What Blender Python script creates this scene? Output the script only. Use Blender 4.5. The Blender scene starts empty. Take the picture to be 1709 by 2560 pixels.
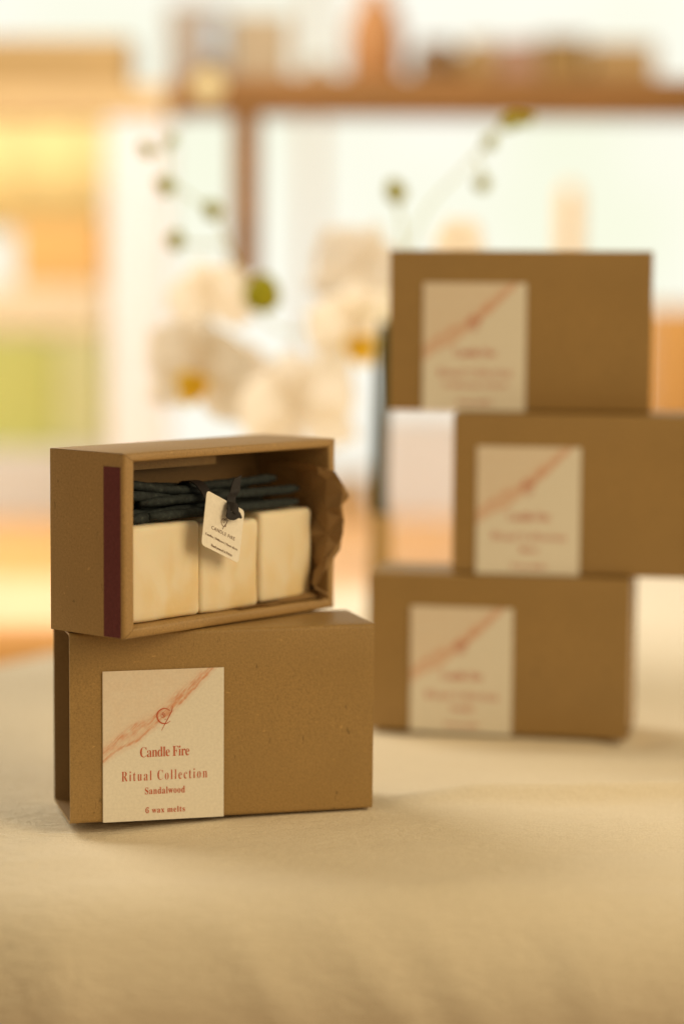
import bpy, bmesh, math, random
from mathutils import Vector, Matrix, noise
R = math.radians
random.seed(7)
sc = bpy.context.scene
col = sc.collection

# ------------------------------------------------------------------ camera
PITCH, ROLL, CAMZ, FPX = 0.0992, 0.0071, 0.2828, 5862.0
cam = bpy.data.cameras.new('camera')
cam.sensor_fit = 'VERTICAL'
cam.sensor_height = 36.0
cam.lens = FPX / 2560 * 36.0
cam.clip_start, cam.clip_end = 0.05, 60
cam.dof.use_dof = True
cam.dof.focus_distance = 1.215
cam.dof.aperture_fstop = cam.lens / 1000 / 0.040
camo = bpy.data.objects.new('camera', cam)
camo.matrix_world = Matrix.Translation((0, 0, CAMZ)) @ Matrix.Rotation(math.pi / 2 - PITCH, 4, 'X') @ Matrix.Rotation(ROLL, 4, 'Z')
col.objects.link(camo)
sc.camera = camo

# ------------------------------------------------------------------ world, lamps, exposure
w = bpy.data.worlds.new('World')
sc.world = w
w.use_nodes = True
w.cycles.sampling_method = 'NONE'
bg = w.node_tree.nodes['Background']
bg.inputs[0].default_value = (1.0, 0.76, 0.43, 1)
bg.inputs[1].default_value = 0.36


def area(name, loc, target, size, power, color):
    l = bpy.data.lights.new(name, 'AREA')
    l.shape = 'SQUARE'
    l.size = size
    l.energy = power
    l.color = color
    o = bpy.data.objects.new(name, l)
    o.location = loc
    o.rotation_euler = (Vector(target) - Vector(loc)).to_track_quat('-Z', 'Y').to_euler()
    col.objects.link(o)


area('room_lamp', (1.50, 0.55, 0.90), (0.0, 1.3, 0.15), 1.2, 22.5, (1.0, 0.76, 0.43))
area('side_fill', (-1.30, 0.10, 0.80), (0.05, 1.4, 0.15), 1.2, 2.8, (1.0, 0.76, 0.43))  # added weak fill, no real fixture: lifts rear labels and tray's left face
area('window_light', (-1.4, 2.6, 1.45), (-0.1, 1.3, 0.0), 1.2, 34.0, (1.0, 0.89, 0.70))
area('background_fill', (-0.35, 1.74, 1.25), (-0.22, 2.74, 1.20), 0.7, 31.0, (1.0, 0.95, 0.86))  # added unseen fill that brightens the shelves and storage behind, no real fixture

sc.view_settings.view_transform = 'Standard'
sc.view_settings.look = 'None'
sc.view_settings.exposure = 0
sc.view_settings.gamma = 1
sc.view_settings.use_curve_mapping = False
sc.render.engine = 'CYCLES'
sc.cycles.use_denoising = True
sc.cycles.use_adaptive_sampling = False
sc.cycles.sampling_pattern = 'BLUE_NOISE'
sc.cycles.max_bounces = 8
sc.cycles.sample_clamp_indirect = 6.0


# ------------------------------------------------------------------ helpers
def ray(px, py):
    """pixel of the 1568 x 2349 picture -> direction with unit forward distance"""
    k = 1709 / 1568
    x, y = px * k - 854.5, py * k - 1280
    u = x * math.cos(ROLL) + y * math.sin(ROLL)
    v = -x * math.sin(ROLL) + y * math.cos(ROLL)
    yc = v / FPX
    return Vector((u / FPX, math.cos(PITCH) - yc * math.sin(PITCH), -math.sin(PITCH) - yc * math.cos(PITCH)))


def at(px, py, Y):
    d = ray(px, py)
    return Vector((0, 0, CAMZ)) + d * (Y / d.y)


def tag(o, label=None, cat=None, group=None, kind=None):
    if label: o['label'] = label
    if cat: o['category'] = cat
    if group: o['group'] = group
    if kind: o['kind'] = kind
    return o


def empty(name, loc=(0, 0, 0), rz=0.0, parent=None):
    o = bpy.data.objects.new(name, None)
    o.empty_display_size = 0.02
    o.location = loc
    o.rotation_euler = (0, 0, rz)
    col.objects.link(o)
    if parent: o.parent = parent
    return o


def link(name, bm, mats, parent=None, smooth=False):
    me = bpy.data.meshes.new(name)
    bm.normal_update()
    bm.to_mesh(me)
    bm.free()
    for m in (mats if isinstance(mats, (list, tuple)) else [mats]):
        me.materials.append(m)
    if smooth:
        for p in me.polygons: p.use_smooth = True
    o = bpy.data.objects.new(name, me)
    col.objects.link(o)
    if parent: o.parent = parent
    return o


def add_box(bm, lo, hi, bev=0.0, seg=2):
    c = [(a + b) / 2 for a, b in zip(lo, hi)]
    s = [b - a for a, b in zip(lo, hi)]
    r = bmesh.ops.create_cube(bm, size=1, matrix=Matrix.Translation(c) @ Matrix.Diagonal((*s, 1)))
    if bev:
        ed = list({e for v in r['verts'] for e in v.link_edges})
        bmesh.ops.bevel(bm, geom=ed, offset=bev, segments=seg, affect='EDGES', profile=0.5)


def add_tube(bm, pts, rad, n=10, wob=0.0, seed=0):
    pts = [Vector(p) for p in pts]
    rings = []
    for i, p in enumerate(pts):
        t = (pts[min(i + 1, len(pts) - 1)] - pts[max(i - 1, 0)]).normalized()
        a = t.cross(Vector((0.13, 0.31, 0.94))).normalized()
        b = t.cross(a)
        r = rad[i] if isinstance(rad, (list, tuple)) else rad
        ring = []
        for k in range(n):
            th = 2 * math.pi * k / n
            d = a * math.cos(th) + b * math.sin(th)
            rr = r * (1 + wob * noise.noise(p * 150 + d * 1.3 + Vector((seed, 0, 0))))
            ring.append(bm.verts.new(p + d * rr))
        rings.append(ring)
    for i in range(len(rings) - 1):
        for k in range(n):
            bm.faces.new((rings[i][k], rings[i][(k + 1) % n], rings[i + 1][(k + 1) % n], rings[i + 1][k]))
    bm.faces.new(rings[0][::-1])
    bm.faces.new(rings[-1])


def smooth_path(pts, n):
    """Catmull-Rom through pts"""
    pts = [Vector(p) for p in pts]
    P = [pts[0] * 2 - pts[1]] + pts + [pts[-1] * 2 - pts[-2]]
    out = []
    for i in range(1, len(P) - 2):
        for k in range(n):
            t = k / n
            a, b, c, d = P[i - 1], P[i], P[i + 1], P[i + 2]
            out.append(0.5 * (2 * b + (c - a) * t + (2 * a - 5 * b + 4 * c - d) * t * t + (3 * b - a - 3 * c + d) * t ** 3))
    out.append(pts[-1])
    return out


def add_lathe(bm, prof, n=32, c=(0, 0, 0)):
    rings = []
    for r, z in prof:
        rings.append([bm.verts.new((c[0] + r * math.cos(2 * math.pi * k / n), c[1] + r * math.sin(2 * math.pi * k / n), c[2] + z)) for k in range(n)])
    for i in range(len(rings) - 1):
        for k in range(n):
            bm.faces.new((rings[i][k], rings[i][(k + 1) % n], rings[i + 1][(k + 1) % n], rings[i + 1][k]))
    bm.faces.new(rings[0][::-1])
    bm.faces.new(rings[-1])


# ------------------------------------------------------------------ materials
class NT:
    def __init__(s, name):
        s.m = bpy.data.materials.new(name)
        s.m.use_nodes = True
        s.t = s.m.node_tree
        s.b = s.t.nodes['Principled BSDF']
        s.tc = s.t.nodes.new('ShaderNodeTexCoord')

    def n(s, typ, **k):
        o = s.t.nodes.new(typ)
        for a, b in k.items(): setattr(o, a, b)
        return o

    def l(s, a, b): s.t.links.new(a, b)

    def noise(s, scale, detail=3, rough=0.55, stretch=None, dist=0.0):
        o = s.n('ShaderNodeTexNoise')
        o.inputs['Scale'].default_value = scale
        o.inputs['Detail'].default_value = detail
        o.inputs['Roughness'].default_value = rough
        o.inputs['Distortion'].default_value = dist
        if stretch:
            mp = s.n('ShaderNodeMapping')
            mp.inputs['Scale'].default_value = stretch
            s.l(s.tc.outputs['Object'], mp.inputs[0])
            s.l(mp.outputs[0], o.inputs['Vector'])
        else:
            s.l(s.tc.outputs['Object'], o.inputs['Vector'])
        return o.outputs['Fac']

    def ramp(s, fac, *stops):
        r = s.n('ShaderNodeValToRGB')
        e = r.color_ramp.elements
        while len(e) < len(stops): e.new(0.5)
        for x, (p, c) in zip(e, stops):
            x.position = p
            x.color = (*c, 1)
        s.l(fac, r.inputs[0])
        return r.outputs[0]

    def mix(s, a, b, fac, mode='MIX'):
        m = s.n('ShaderNodeMix', data_type='RGBA', blend_type=mode)
        for sock, v in ((m.inputs[6], a), (m.inputs[7], b), (m.inputs[0], fac)):
            if isinstance(v, (int, float)): sock.default_value = v
            elif isinstance(v, tuple): sock.default_value = (*v, 1)
            else: s.l(v, sock)
        return m.outputs[2]

    def bump(s, h, strength, dist):
        b = s.n('ShaderNodeBump')
        b.inputs['Strength'].default_value = strength
        b.inputs['Distance'].default_value = dist
        s.l(h, b.inputs['Height'])
        return b

    def finish(s, c, rough=0.8, bump=None, spec=0.3):
        if isinstance(c, tuple): s.b.inputs['Base Color'].default_value = (*c, 1)
        else: s.l(c, s.b.inputs['Base Color'])
        s.b.inputs['Roughness'].default_value = rough
        s.b.inputs['Specular IOR Level'].default_value = spec
        if bump: s.l(bump.outputs[0], s.b.inputs['Normal'])
        return s.m


def kraft(name, base, dark=0.74, bump=0.25):
    t = NT(name)
    lo = tuple(c * dark for c in base)
    hi = tuple(min(1, c * 1.22) for c in base)
    fine = t.noise(850, 3, 0.8)
    c = t.ramp(fine, (0.30, lo), (0.5, base), (0.72, hi))
    big = t.noise(22, 3, 0.5)
    c = t.mix(c, tuple(x * 0.82 for x in base), t.ramp(big, (0.4, (0, 0, 0)), (0.75, (0.5, 0.5, 0.5))))
    # stray fibres: short dark and pale dashes
    f1 = t.noise(260, 1, 0.4, (1, 1, 0.35), 1.5)
    c = t.mix(c, tuple(x * 0.45 for x in base), t.ramp(f1, (0.74, (0, 0, 0)), (0.78, (0.7, 0.7, 0.7))))
    f2 = t.noise(300, 1, 0.4, (0.4, 1, 1), 1.5)
    c = t.mix(c, tuple(min(1, x * 1.7) for x in base), t.ramp(f2, (0.745, (0, 0, 0)), (0.79, (0.5, 0.5, 0.5))))
    return t.finish(c, 0.45, t.bump(fine, bump, 0.0004), 0.5)


def plain(name, c, rough=0.7, var=0.15, scale=20, spec=0.3, stretch=None):
    t = NT(name)
    f = t.noise(scale, 4, 0.6, stretch)
    return t.finish(t.ramp(f, (0.3, tuple(x * (1 - var) for x in c)), (0.7, tuple(min(1, x * (1 + var)) for x in c))), rough,
                    t.bump(f, 0.15, 0.002), spec)


def translucent(name, c, mixfac=0.5, tc=None):
    t = NT(name)
    f = t.noise(30, 3)
    cc = t.ramp(f, (0.3, tuple(x * 0.92 for x in c)), (0.7, c))
    t.finish(cc, 0.7)
    tr = t.n('ShaderNodeBsdfTranslucent')
    tr.inputs[0].default_value = (*(tc or c), 1)
    mx = t.n('ShaderNodeMixShader')
    mx.inputs[0].default_value = mixfac
    t.l(t.b.outputs[0], mx.inputs[1])
    t.l(tr.outputs[0], mx.inputs[2])
    t.l(mx.outputs[0], t.t.nodes['Material Output'].inputs[0])
    return t.m


KRAFT = (0.355, 0.222, 0.080)
M_kraft = kraft('kraft_board', KRAFT)
M_kraft_tray = kraft('kraft_tray_board', (0.375, 0.232, 0.088))
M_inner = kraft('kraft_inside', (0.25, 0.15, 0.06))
M_paper = translucent('crumpled_kraft_paper', (0.40, 0.25, 0.11), 0.3, (0.52, 0.32, 0.13))
M_striker = plain('striker_red', (0.13, 0.030, 0.032), 0.85, 0.18, 700)
M_ink = plain('label_ink', (0.56, 0.115, 0.048), 0.6, 0.15, 900)
M_tag = plain('tag_card', (0.84, 0.80, 0.73), 0.65, 0.05, 500)
M_tagink = plain('tag_ink', (0.16, 0.075, 0.035), 0.6, 0.1, 900)
M_ribbon = plain('black_ribbon', (0.016, 0.013, 0.014), 0.6, 0.3, 900)
M_stick = NT('dark_stick')
_f = M_stick.noise(330, 4, 0.7)
M_stick = M_stick.finish(M_stick.ramp(_f, (0.32, (0.008, 0.011, 0.013)), (0.60, (0.024, 0.034, 0.037)), (0.78, (0.075, 0.085, 0.078))), 0.75, M_stick.bump(_f, 0.5, 0.0008), 0.3)

t = NT('label_paper')
at_ = t.n('ShaderNodeVertexColor', layer_name='print')
pf = t.noise(650, 3)
M_label = t.finish(t.mix(at_.outputs[0], t.ramp(pf, (0.3, (0.9, 0.9, 0.9)), (0.7, (1, 1, 1))), 1.0, 'MULTIPLY'), 0.62, t.bump(pf, 0.12, 0.0002), 0.3)

t = NT('wax')
n1 = t.noise(30, 2, 0.45, None, 0.4)
n2 = t.noise(34, 3, 0.5, (1.2, 1, 0.8), 0.4)
c = t.ramp(n1, (0.34, (0.84, 0.76, 0.60)), (0.58, (0.80, 0.69, 0.50)), (0.76, (0.76, 0.60, 0.38)))
c = t.mix(c, (0.78, 0.58, 0.27), t.ramp(n2, (0.46, (0, 0, 0)), (0.72, (0.75, 0.75, 0.75))))
n3 = t.noise(420, 3)
M_wax = t.finish(c, 0.5, t.bump(n3, 0.15, 0.0004), 0.35)
t.b.inputs['Subsurface Weight'].default_value = 0.35
t.b.inputs['Subsurface Radius'].default_value = (1.0, 0.6, 0.3)
t.b.inputs['Subsurface Scale'].default_value = 0.006

t = NT('cotton_cloth')
wv = t.noise(1000, 2, 0.6)
cr = t.noise(260, 3, 0.6, (0.35, 1.0, 1.0), 0.9)
cr2 = t.noise(34, 4, 0.55, (0.7, 1.0, 1.0), 1.2)
ad = t.n('ShaderNodeMath', operation='MULTIPLY_ADD')
t.l(wv, ad.inputs[0]); ad.inputs[1].default_value = 0.28; t.l(cr, ad.inputs[2])
ad2 = t.n('ShaderNodeMath', operation='MULTIPLY_ADD')
t.l(cr2, ad2.inputs[0]); ad2.inputs[1].default_value = 0.8; t.l(ad.outputs[0], ad2.inputs[2])
c = t.ramp(wv, (0.3, (0.72, 0.64, 0.50)), (0.7, (0.86, 0.78, 0.64)))
sx = t.n('ShaderNodeSeparateXYZ')
t.l(t.tc.outputs['Object'], sx.inputs[0])
mr = t.n('ShaderNodeMapRange')            # the cloth is crinkled most on the left, pulled flatter on the right
mr.inputs['From Min'].default_value, mr.inputs['From Max'].default_value = -0.10, -0.21
mr.inputs['To Min'].default_value, mr.inputs['To Max'].default_value = 0.40, 1.5
t.l(sx.outputs[0], mr.inputs['Value'])
bp = t.bump(ad2.outputs[0], 0.42, 0.0026)
t.l(mr.outputs[0], bp.inputs['Strength'])
M_cloth = t.finish(c, 0.9, bp, 0.15)

M_wood = plain('shelf_wood', (0.21, 0.095, 0.024), 0.6, 0.2, 9, 0.3, (1, 1, 8))
M_lightwood = plain('pale_wood', (0.46, 0.315, 0.15), 0.6, 0.15, 9, 0.3, (1, 1, 8))
M_counter = plain('counter_wood', (0.82, 0.44, 0.15), 0.4, 0.15, 6, 0.5, (1, 6, 1))
M_runner = plain('runner_cloth', (0.88, 0.58, 0.36), 0.85, 0.06, 40)
M_floor = plain('floor_wood', (0.40, 0.23, 0.11), 0.6, 0.2, 4)
M_white = translucent('white_fabric', (0.88, 0.89, 0.92), 0.45, (0.92, 0.93, 0.96))
M_yellow = translucent('yellow_fabric', (0.95, 0.81, 0.44), 0.4, (1.0, 0.88, 0.52))
M_orange = translucent('orange_plastic', (0.84, 0.58, 0.24), 0.4, (0.95, 0.70, 0.32))
M_green = translucent('green_paper', (0.72, 0.78, 0.30), 0.4, (0.78, 0.80, 0.34))
M_palegreen = translucent('pale_green_paper', (0.82, 0.86, 0.54), 0.4, (0.88, 0.92, 0.62))
M_petal = translucent('orchid_petal', (0.96, 0.92, 0.85), 0.6, (0.97, 0.90, 0.80))
M_lip = translucent('orchid_lip', (0.98, 0.74, 0.08), 0.5, (1.0, 0.80, 0.10))
M_bud = translucent('orchid_bud', (0.50, 0.48, 0.04), 0.45, (0.64, 0.62, 0.06))
M_stem = plain('orchid_stem_green', (0.045, 0.055, 0.022), 0.9, 0.2, 200)
M_stemlight = translucent('orchid_branch_green', (0.74, 0.74, 0.45), 0.55, (0.85, 0.85, 0.5))
M_vase = plain('tan_ceramic', (0.52, 0.34, 0.14), 0.4, 0.08, 60)
M_glow = bpy.data.materials.new('sky_glow')


def emis(m, c, s):
    m.use_nodes = True
    nt = m.node_tree
    nt.nodes.clear()
    e = nt.nodes.new('ShaderNodeEmission')
    e.inputs[1].default_value = s
    o = nt.nodes.new('ShaderNodeOutputMaterial')
    nt.links.new(e.outputs[0], o.inputs[0])
    if isinstance(c, tuple):
        e.inputs[0].default_value = (*c, 1)
    return nt, e


nt, e = emis(M_glow, None, 1.03)
M_glow.cycles.emission_sampling = 'NONE'
tcn = nt.nodes.new('ShaderNodeTexCoord')
nz = nt.nodes.new('ShaderNodeTexNoise')
nz.inputs['Scale'].default_value = 1.1
nz.inputs['Detail'].default_value = 2
rp = nt.nodes.new('ShaderNodeValToRGB')
rp.color_ramp.elements[0].position = 0.36
rp.color_ramp.elements[0].color = (0.93, 0.95, 0.76, 1)
rp.color_ramp.elements[1].position = 0.58
rp.color_ramp.elements[1].color = (1.0, 0.98, 0.86, 1)
nt.links.new(tcn.outputs['Object'], nz.inputs['Vector'])
nt.links.new(nz.outputs['Fac'], rp.inputs[0])
nt.links.new(rp.outputs[0], e.inputs[0])

# ------------------------------------------------------------------ setting: sky outside, floor, far counter
bm = bmesh.new()
rows = []
for i in range(33):
    a = R(25 + 130 * i / 32)
    rows.append([bm.verts.new((7.5 * math.cos(a), 1.0 + 7.5 * math.sin(a), z)) for z in (-0.78, 0.6, 2.0, 4.0)])
for i in range(32):
    for k in range(3):
        bm.faces.new((rows[i][k], rows[i][k + 1], rows[i + 1][k + 1], rows[i + 1][k]))
tag(link('sky', bm, M_glow, smooth=True), kind='structure')
bm = bmesh.new()
vs = [bm.verts.new(p) for p in ((-8, -3, -0.78), (8, -3, -0.78), (8, 9, -0.78), (-8, 9, -0.78))]
bm.faces.new(vs)
tag(link('floor', bm, M_floor), kind='structure')

ctr = tag(empty('counter', (0, 2.9, -0.78)), 'long orange wooden counter glowing in window light behind the clothed table', 'counter')
bm = bmesh.new(); add_box(bm, (-1.6, -0.72, 0.69), (1.6, 0.75, 0.73), 0.004)
link('counter_top', bm, M_counter, ctr)
for sx in (-1.5, 1.5):
    for sy in (-0.62, 0.66):
        bm = bmesh.new(); add_box(bm, (sx - 0.03, sy - 0.03, 0), (sx + 0.03, sy + 0.03, 0.688), 0.003)
        link('leg', bm, M_counter, ctr)
bm = bmesh.new(); add_box(bm, (-1.2, 2.2, -0.0495), (1.2, 2.55, -0.046), 0.001)
tag(link('table_runner', bm, M_runner), 'pale peach cloth runner lying on the orange counter', 'table runner')

# ------------------------------------------------------------------ clothed table
tbl = tag(empty('table', (0.2, 1.8, -0.78)), 'table hidden under the cream cotton cloth, carrying both box stacks', 'table')
EN = Vector((-0.848, 0.530))          # outward normal of the far left edge
EP = Vector((-0.235, 1.725))          # a point on it
NEAR = 1.090


def outside(x, y):
    s1 = NEAR + 0.02 * noise.noise((x * 3, 0.3, 0.7)) - y
    s2 = (Vector((x, y)) - EP).dot(EN)
    return s1, s2


def relief(x, y):
    z = -0.0012 - 0.0016 * (noise.noise((x * 7, y * 7, 0.2)) + 0.4)
    fold = noise.noise((x * 5 + y * 3, y * 16 - x * 5, 3.1))
    k = max(0, min(1, (1.19 - y) / 0.1))
    z += 0.0030 * k * fold
    d = noise.noise((x * 26, y * 55, 1.7)) * 0.0006
    z += d
    if x > 0.0:                            # a long soft crease right of the front box
        yc = 1.262 + 0.12 * (x - 0.03) + 0.012 * noise.noise((x * 9, 0, 5))
        z += 0.0085 * math.exp(-((y - yc) / 0.011) ** 2) * min(1, max(0, (x - 0.022) / 0.05))
        yc2 = 1.37 + 0.02 * noise.noise((x * 8, 2, 5))
        z += 0.0025 * math.exp(-((y - yc2) / 0.02) ** 2) * min(1, max(0, (x - 0.03) / 0.06))
    z -= 0.0040 * math.exp(-(((x - 0.182) / 0.018) ** 2 + ((y - 1.432) / 0.018) ** 2))
    # the cloth sinks a little under the open end of the front box
    z -= 0.0046 * math.exp(-(((x + 0.135) / 0.05) ** 2 + ((y - 1.19) / 0.03) ** 2))
    return z


bm = bmesh.new()
X0, X1, Y0, Y1, RAD = -0.75, 1.05, 0.72, 2.55, 0.052
NX, NY = 330, 360
g = []
for j in range(NY + 1):
    row = []
    for i in range(NX + 1):
        x = X0 + (X1 - X0) * i / NX
        y = Y0 + (Y1 - Y0) * j / NY
        s1, s2 = outside(x, y)
        if s1 > s2: s, nn = s1, Vector((0, -1))
        else: s, nn = s2, EN
        z = relief(x, y)
        px, py = x, y
        if s > 0:
            if s < RAD * math.pi / 2: ax, az = RAD * math.sin(s / RAD), RAD * (1 - math.cos(s / RAD))
            else: ax, az = RAD, RAD + s - RAD * math.pi / 2
            rip = 0.004 * min(1, s / 0.12) * noise.noise((x * 7 + s * 5, s * 3, 8))
            for fx, sl, wd, am in ((0.086, 0.35, 0.008, -0.0008), (0.104, 0.30, 0.012, 0.0012), (-0.055, 0.6, 0.009, 0.0022), (-0.005, 0.7, 0.011, 0.0024), (0.035, 0.6, 0.010, 0.0020), (-0.135, 0.2, 0.016, 0.0040)):
                rip += 0.7 * am * min(1, s / 0.05) * math.exp(-((x - fx - sl * (s - 0.03)) / wd) ** 2)
            px += nn.x * (ax - s + rip); py += nn.y * (ax - s + rip)
            z -= az
        row.append(bm.verts.new((px, py, z)))
    g.append(row)
for j in range(NY):
    for i in range(NX):
        bm.faces.new((g[j][i], g[j][i + 1], g[j + 1][i + 1], g[j + 1][i]))
cl = link('tablecloth', bm, M_cloth, smooth=True)
tag(cl, 'cream crinkled cotton tablecloth under both stacks of kraft boxes', 'tablecloth')
# table board follows the two edges, 14 mm under the cloth
bm = bmesh.new()
poly = [(-0.58, NEAR + 0.10), (1.0, NEAR + 0.10), (1.0, 2.50), (0.16, 2.50), (-0.20, 1.62), (-0.58, 1.16)]
lo = [bm.verts.new((x - 0.2, y - 1.8, 0.73)) for x, y in poly]
hi = [bm.verts.new((x - 0.2, y - 1.8, 0.758)) for x, y in poly]
bm.faces.new(lo[::-1]); bm.faces.new(hi)
for i in range(6): bm.faces.new((lo[i], lo[(i + 1) % 6], hi[(i + 1) % 6], hi[i]))
link('table_top', bm, M_lightwood, tbl)
for x, y in ((-0.3, 1.22), (0.92, 1.22), (0.92, 2.4), (0.2, 2.4)):
    bm = bmesh.new(); add_box(bm, (x - 0.2 - 0.02, y - 1.8 - 0.02, 0), (x - 0.2 + 0.02, y - 1.8 + 0.02, 0.728), 0.002)
    link('leg', bm, M_lightwood, tbl)


# ------------------------------------------------------------------ lettering
def serif(s):
    o = ''
    for ch in s:
        if 'A' <= ch <= 'Z': o += chr(0x1D400 + ord(ch) - 65)
        elif 'a' <= ch <= 'z': o += chr(0x1D41A + ord(ch) - 97)
        elif '0' <= ch <= '9': o += chr(0x1D7CE + ord(ch) - 48)
        else: o += ch
    return o


def text_polys(body, space=1.0, offset=0.0):
    cu = bpy.data.curves.new('lettering', 'FONT')
    cu.body = body
    cu.space_character = space
    cu.offset = offset
    cu.resolution_u = 4
    ob = bpy.data.objects.new('lettering', cu)
    col.objects.link(ob)
    bpy.context.view_layer.update()
    dg = bpy.context.evaluated_depsgraph_get()
    me = bpy.data.meshes.new_from_object(ob.evaluated_get(dg))
    vs = [v.co.copy() for v in me.vertices]
    fs = [tuple(p.vertices) for p in me.polygons]
    bpy.data.objects.remove(ob)
    bpy.data.curves.remove(cu)
    bpy.data.meshes.remove(me)
    return vs, fs


def add_text(bm, f, body, x0, x1, y0, y1, mat, space=1.0, offset=0.0):
    """fit the lettering to the rectangle x0..x1, y0..y1 and map it through f(x, y)"""
    vs, fs = text_polys(body, space, offset)
    ax, bx = min(v.x for v in vs), max(v.x for v in vs)
    ay, by = min(v.y for v in vs), max(v.y for v in vs)
    nv = [bm.verts.new(f(x0 + (v.x - ax) / (bx - ax) * (x1 - x0), y0 + (v.y - ay) / (by - ay) * (y1 - y0))) for v in vs]
    for p in fs:
        try:
            bm.faces.new([nv[i] for i in p]).material_index = mat
        except ValueError:
            pass


def add_stroke(bm, f, pts, wid, mat):
    pts = [Vector((*p, 0)) for p in pts]
    if len(pts) > 2: pts = smooth_path(pts, 6)
    L, Rr = [], []
    for i, p in enumerate(pts):
        d = (pts[min(i + 1, len(pts) - 1)] - pts[max(i - 1, 0)]).normalized()
        k = i / (len(pts) - 1)
        ww = wid[0] + (wid[1] - wid[0]) * math.sin(math.pi * k) if isinstance(wid, tuple) else wid
        n = Vector((-d.y, d.x, 0)) * ww / 2
        L.append(bm.verts.new(f(*(p + n).xy))); Rr.append(bm.verts.new(f(*(p - n).xy)))
    for i in range(len(pts) - 1):
        bm.faces.new((L[i + 1], L[i], Rr[i], Rr[i + 1])).material_index = mat


# ------------------------------------------------------------------ label of the boxes (print: watercolour streak, emblem, words)
LW, LH = 0.064, 0.0795
# coordinates measured in a 550 x 690 grid, y down
LOWER = [(-20, 425), (6, 415), (60, 368), (110, 345), (150, 327), (230, 262), (305, 200), (360, 150), (430, 80), (511, -6), (540, -40)]
UPPER = [(-20, 362), (6, 352), (80, 292), (130, 262), (236, 208), (290, 170), (330, 128), (400, 70), (480, 0), (510, -40)]


def interp(tab, x):
    for (a, ya), (b, yb) in zip(tab, tab[1:]):
        if a <= x <= b: return ya + (yb - ya) * (x - a) / (b - a)
    return tab[0][1] if x < tab[0][0] else tab[-1][1]


def print_colour(X, Y):
    paper = Vector((0.87, 0.83, 0.75))
    tint = Vector((0.82, 0.64, 0.49))
    ink = Vector((0.70, 0.25, 0.10))
    lo, up = interp(LOWER, X), interp(UPPER, X)
    n1 = noise.fractal((X * 0.022, Y * 0.022, 1.0), 1.0, 2.0, 4)
    n2 = noise.fractal(((X - Y) * 0.016, (X + Y) * 0.15, 4.0), 0.8, 2.1, 4)
    lo += 8 * n1 + 4
    up += 14 * n1
    c = paper.copy()
    if Y < lo:                                         # everything above the streak is faintly tinted
        k = min(1, (lo - Y) / 12)
        c = c.lerp(tint, k * (0.42 + 0.10 * n1))
    if Y < lo + 22 and Y > up - 70:
        inside = max(0.0, min(1.0, (Y - up + 40) / 50)) * max(0.0, min(1.0, (lo + 4 - Y) / 8))
        a = 0.26 * inside * (0.9 + 0.8 * n2)
        e1 = math.exp(-((Y - (lo - 9)) / 6) ** 2) * (0.58 + 0.6 * n2 + 0.22 * math.sin(X * 0.03 + 2))
        e2 = math.exp(-((Y - (up + 12)) / 16) ** 2) * (0.38 + 0.6 * n2)
        e3 = math.exp(-((Y - (lo + 8)) / 9) ** 2) * 0.18
        mid = math.exp(-((X - 320) / 60) ** 2) * inside * 0.32
        c = c.lerp(ink, 0.78 * max(0, min(0.92, a + e1 + e2 + e3 + mid * (0.7 + n2))))
    return c


def make_label(third, third_w, nx=110, ny=136):
    bm = bmesh.new()
    cl_ = bm.loops.layers.float_color.new('print')
    vs, cs = [], []
    for j in range(ny + 1):
        r = []
        for i in range(nx + 1):
            X, Y = 550 * i / nx, 690 * j / ny
            v = bm.verts.new((LW * i / nx, 0, LH * (1 - j / ny)))
            r.append((v, print_colour(X, Y)))
        vs.append(r)
    for j in range(ny):
        for i in range(nx):
            q = (vs[j + 1][i], vs[j + 1][i + 1], vs[j][i + 1], vs[j][i])
            fc = bm.faces.new([a[0] for a in q])
            for lp, a in zip(fc.loops, q): lp[cl_] = (*a[1], 1)
    f = lambda X, Y: Vector((LW * X / 550, -0.00012, LH * (1 - Y / 690)))
    add_text(bm, f, serif('Candle Fire'), 168, 392, 399, 352, 1, 0.92, -0.008)
    add_text(bm, f, serif('Ritual Collection'), 84, 474, 506, 460, 1, 1.28, -0.010)
    add_text(bm, f, serif(third), 281 - third_w / 2, 281 + third_w / 2, 570, 538, 1, 1.1)
    add_text(bm, f, serif('6 wax melts'), 192, 372, 657, 629, 1, 1.1)
    # emblem: an open crescent, a curl inside, a long slanted stem with a small cross stroke
    K = lambda pts: [(245 + (x - 690) * 0.351, 170 + (y - 590) * 0.351 + 7) for x, y in pts]
    add_stroke(bm, f, K([(858, 628), (810, 598), (760, 598), (705, 635), (690, 690), (706, 745), (745, 782), (790, 792), (825, 785), (862, 760)]), (2.0, 6.2), 1)
    add_stroke(bm, f, K([(748, 880), (790, 800), (840, 710), (880, 630), (890, 570)]), (2.0, 4.0), 1)
    add_stroke(bm, f, K([(735, 668), (760, 650), (792, 668), (790, 700), (762, 712), (742, 695), (752, 672), (775, 672), (780, 692)]), 1.9, 1)
    add_stroke(bm, f, K([(770, 645), (765, 680), (785, 705)]), 1.9, 1)
    add_stroke(bm, f, K([(785, 735), (805, 738)]), 2.4, 1)
    return link('label', bm, [M_label, M_ink])


# ------------------------------------------------------------------ sliding sleeve boxes
BW, BH, BD, TH = 0.1626, 0.100, 0.0584, 0.0011


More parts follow.
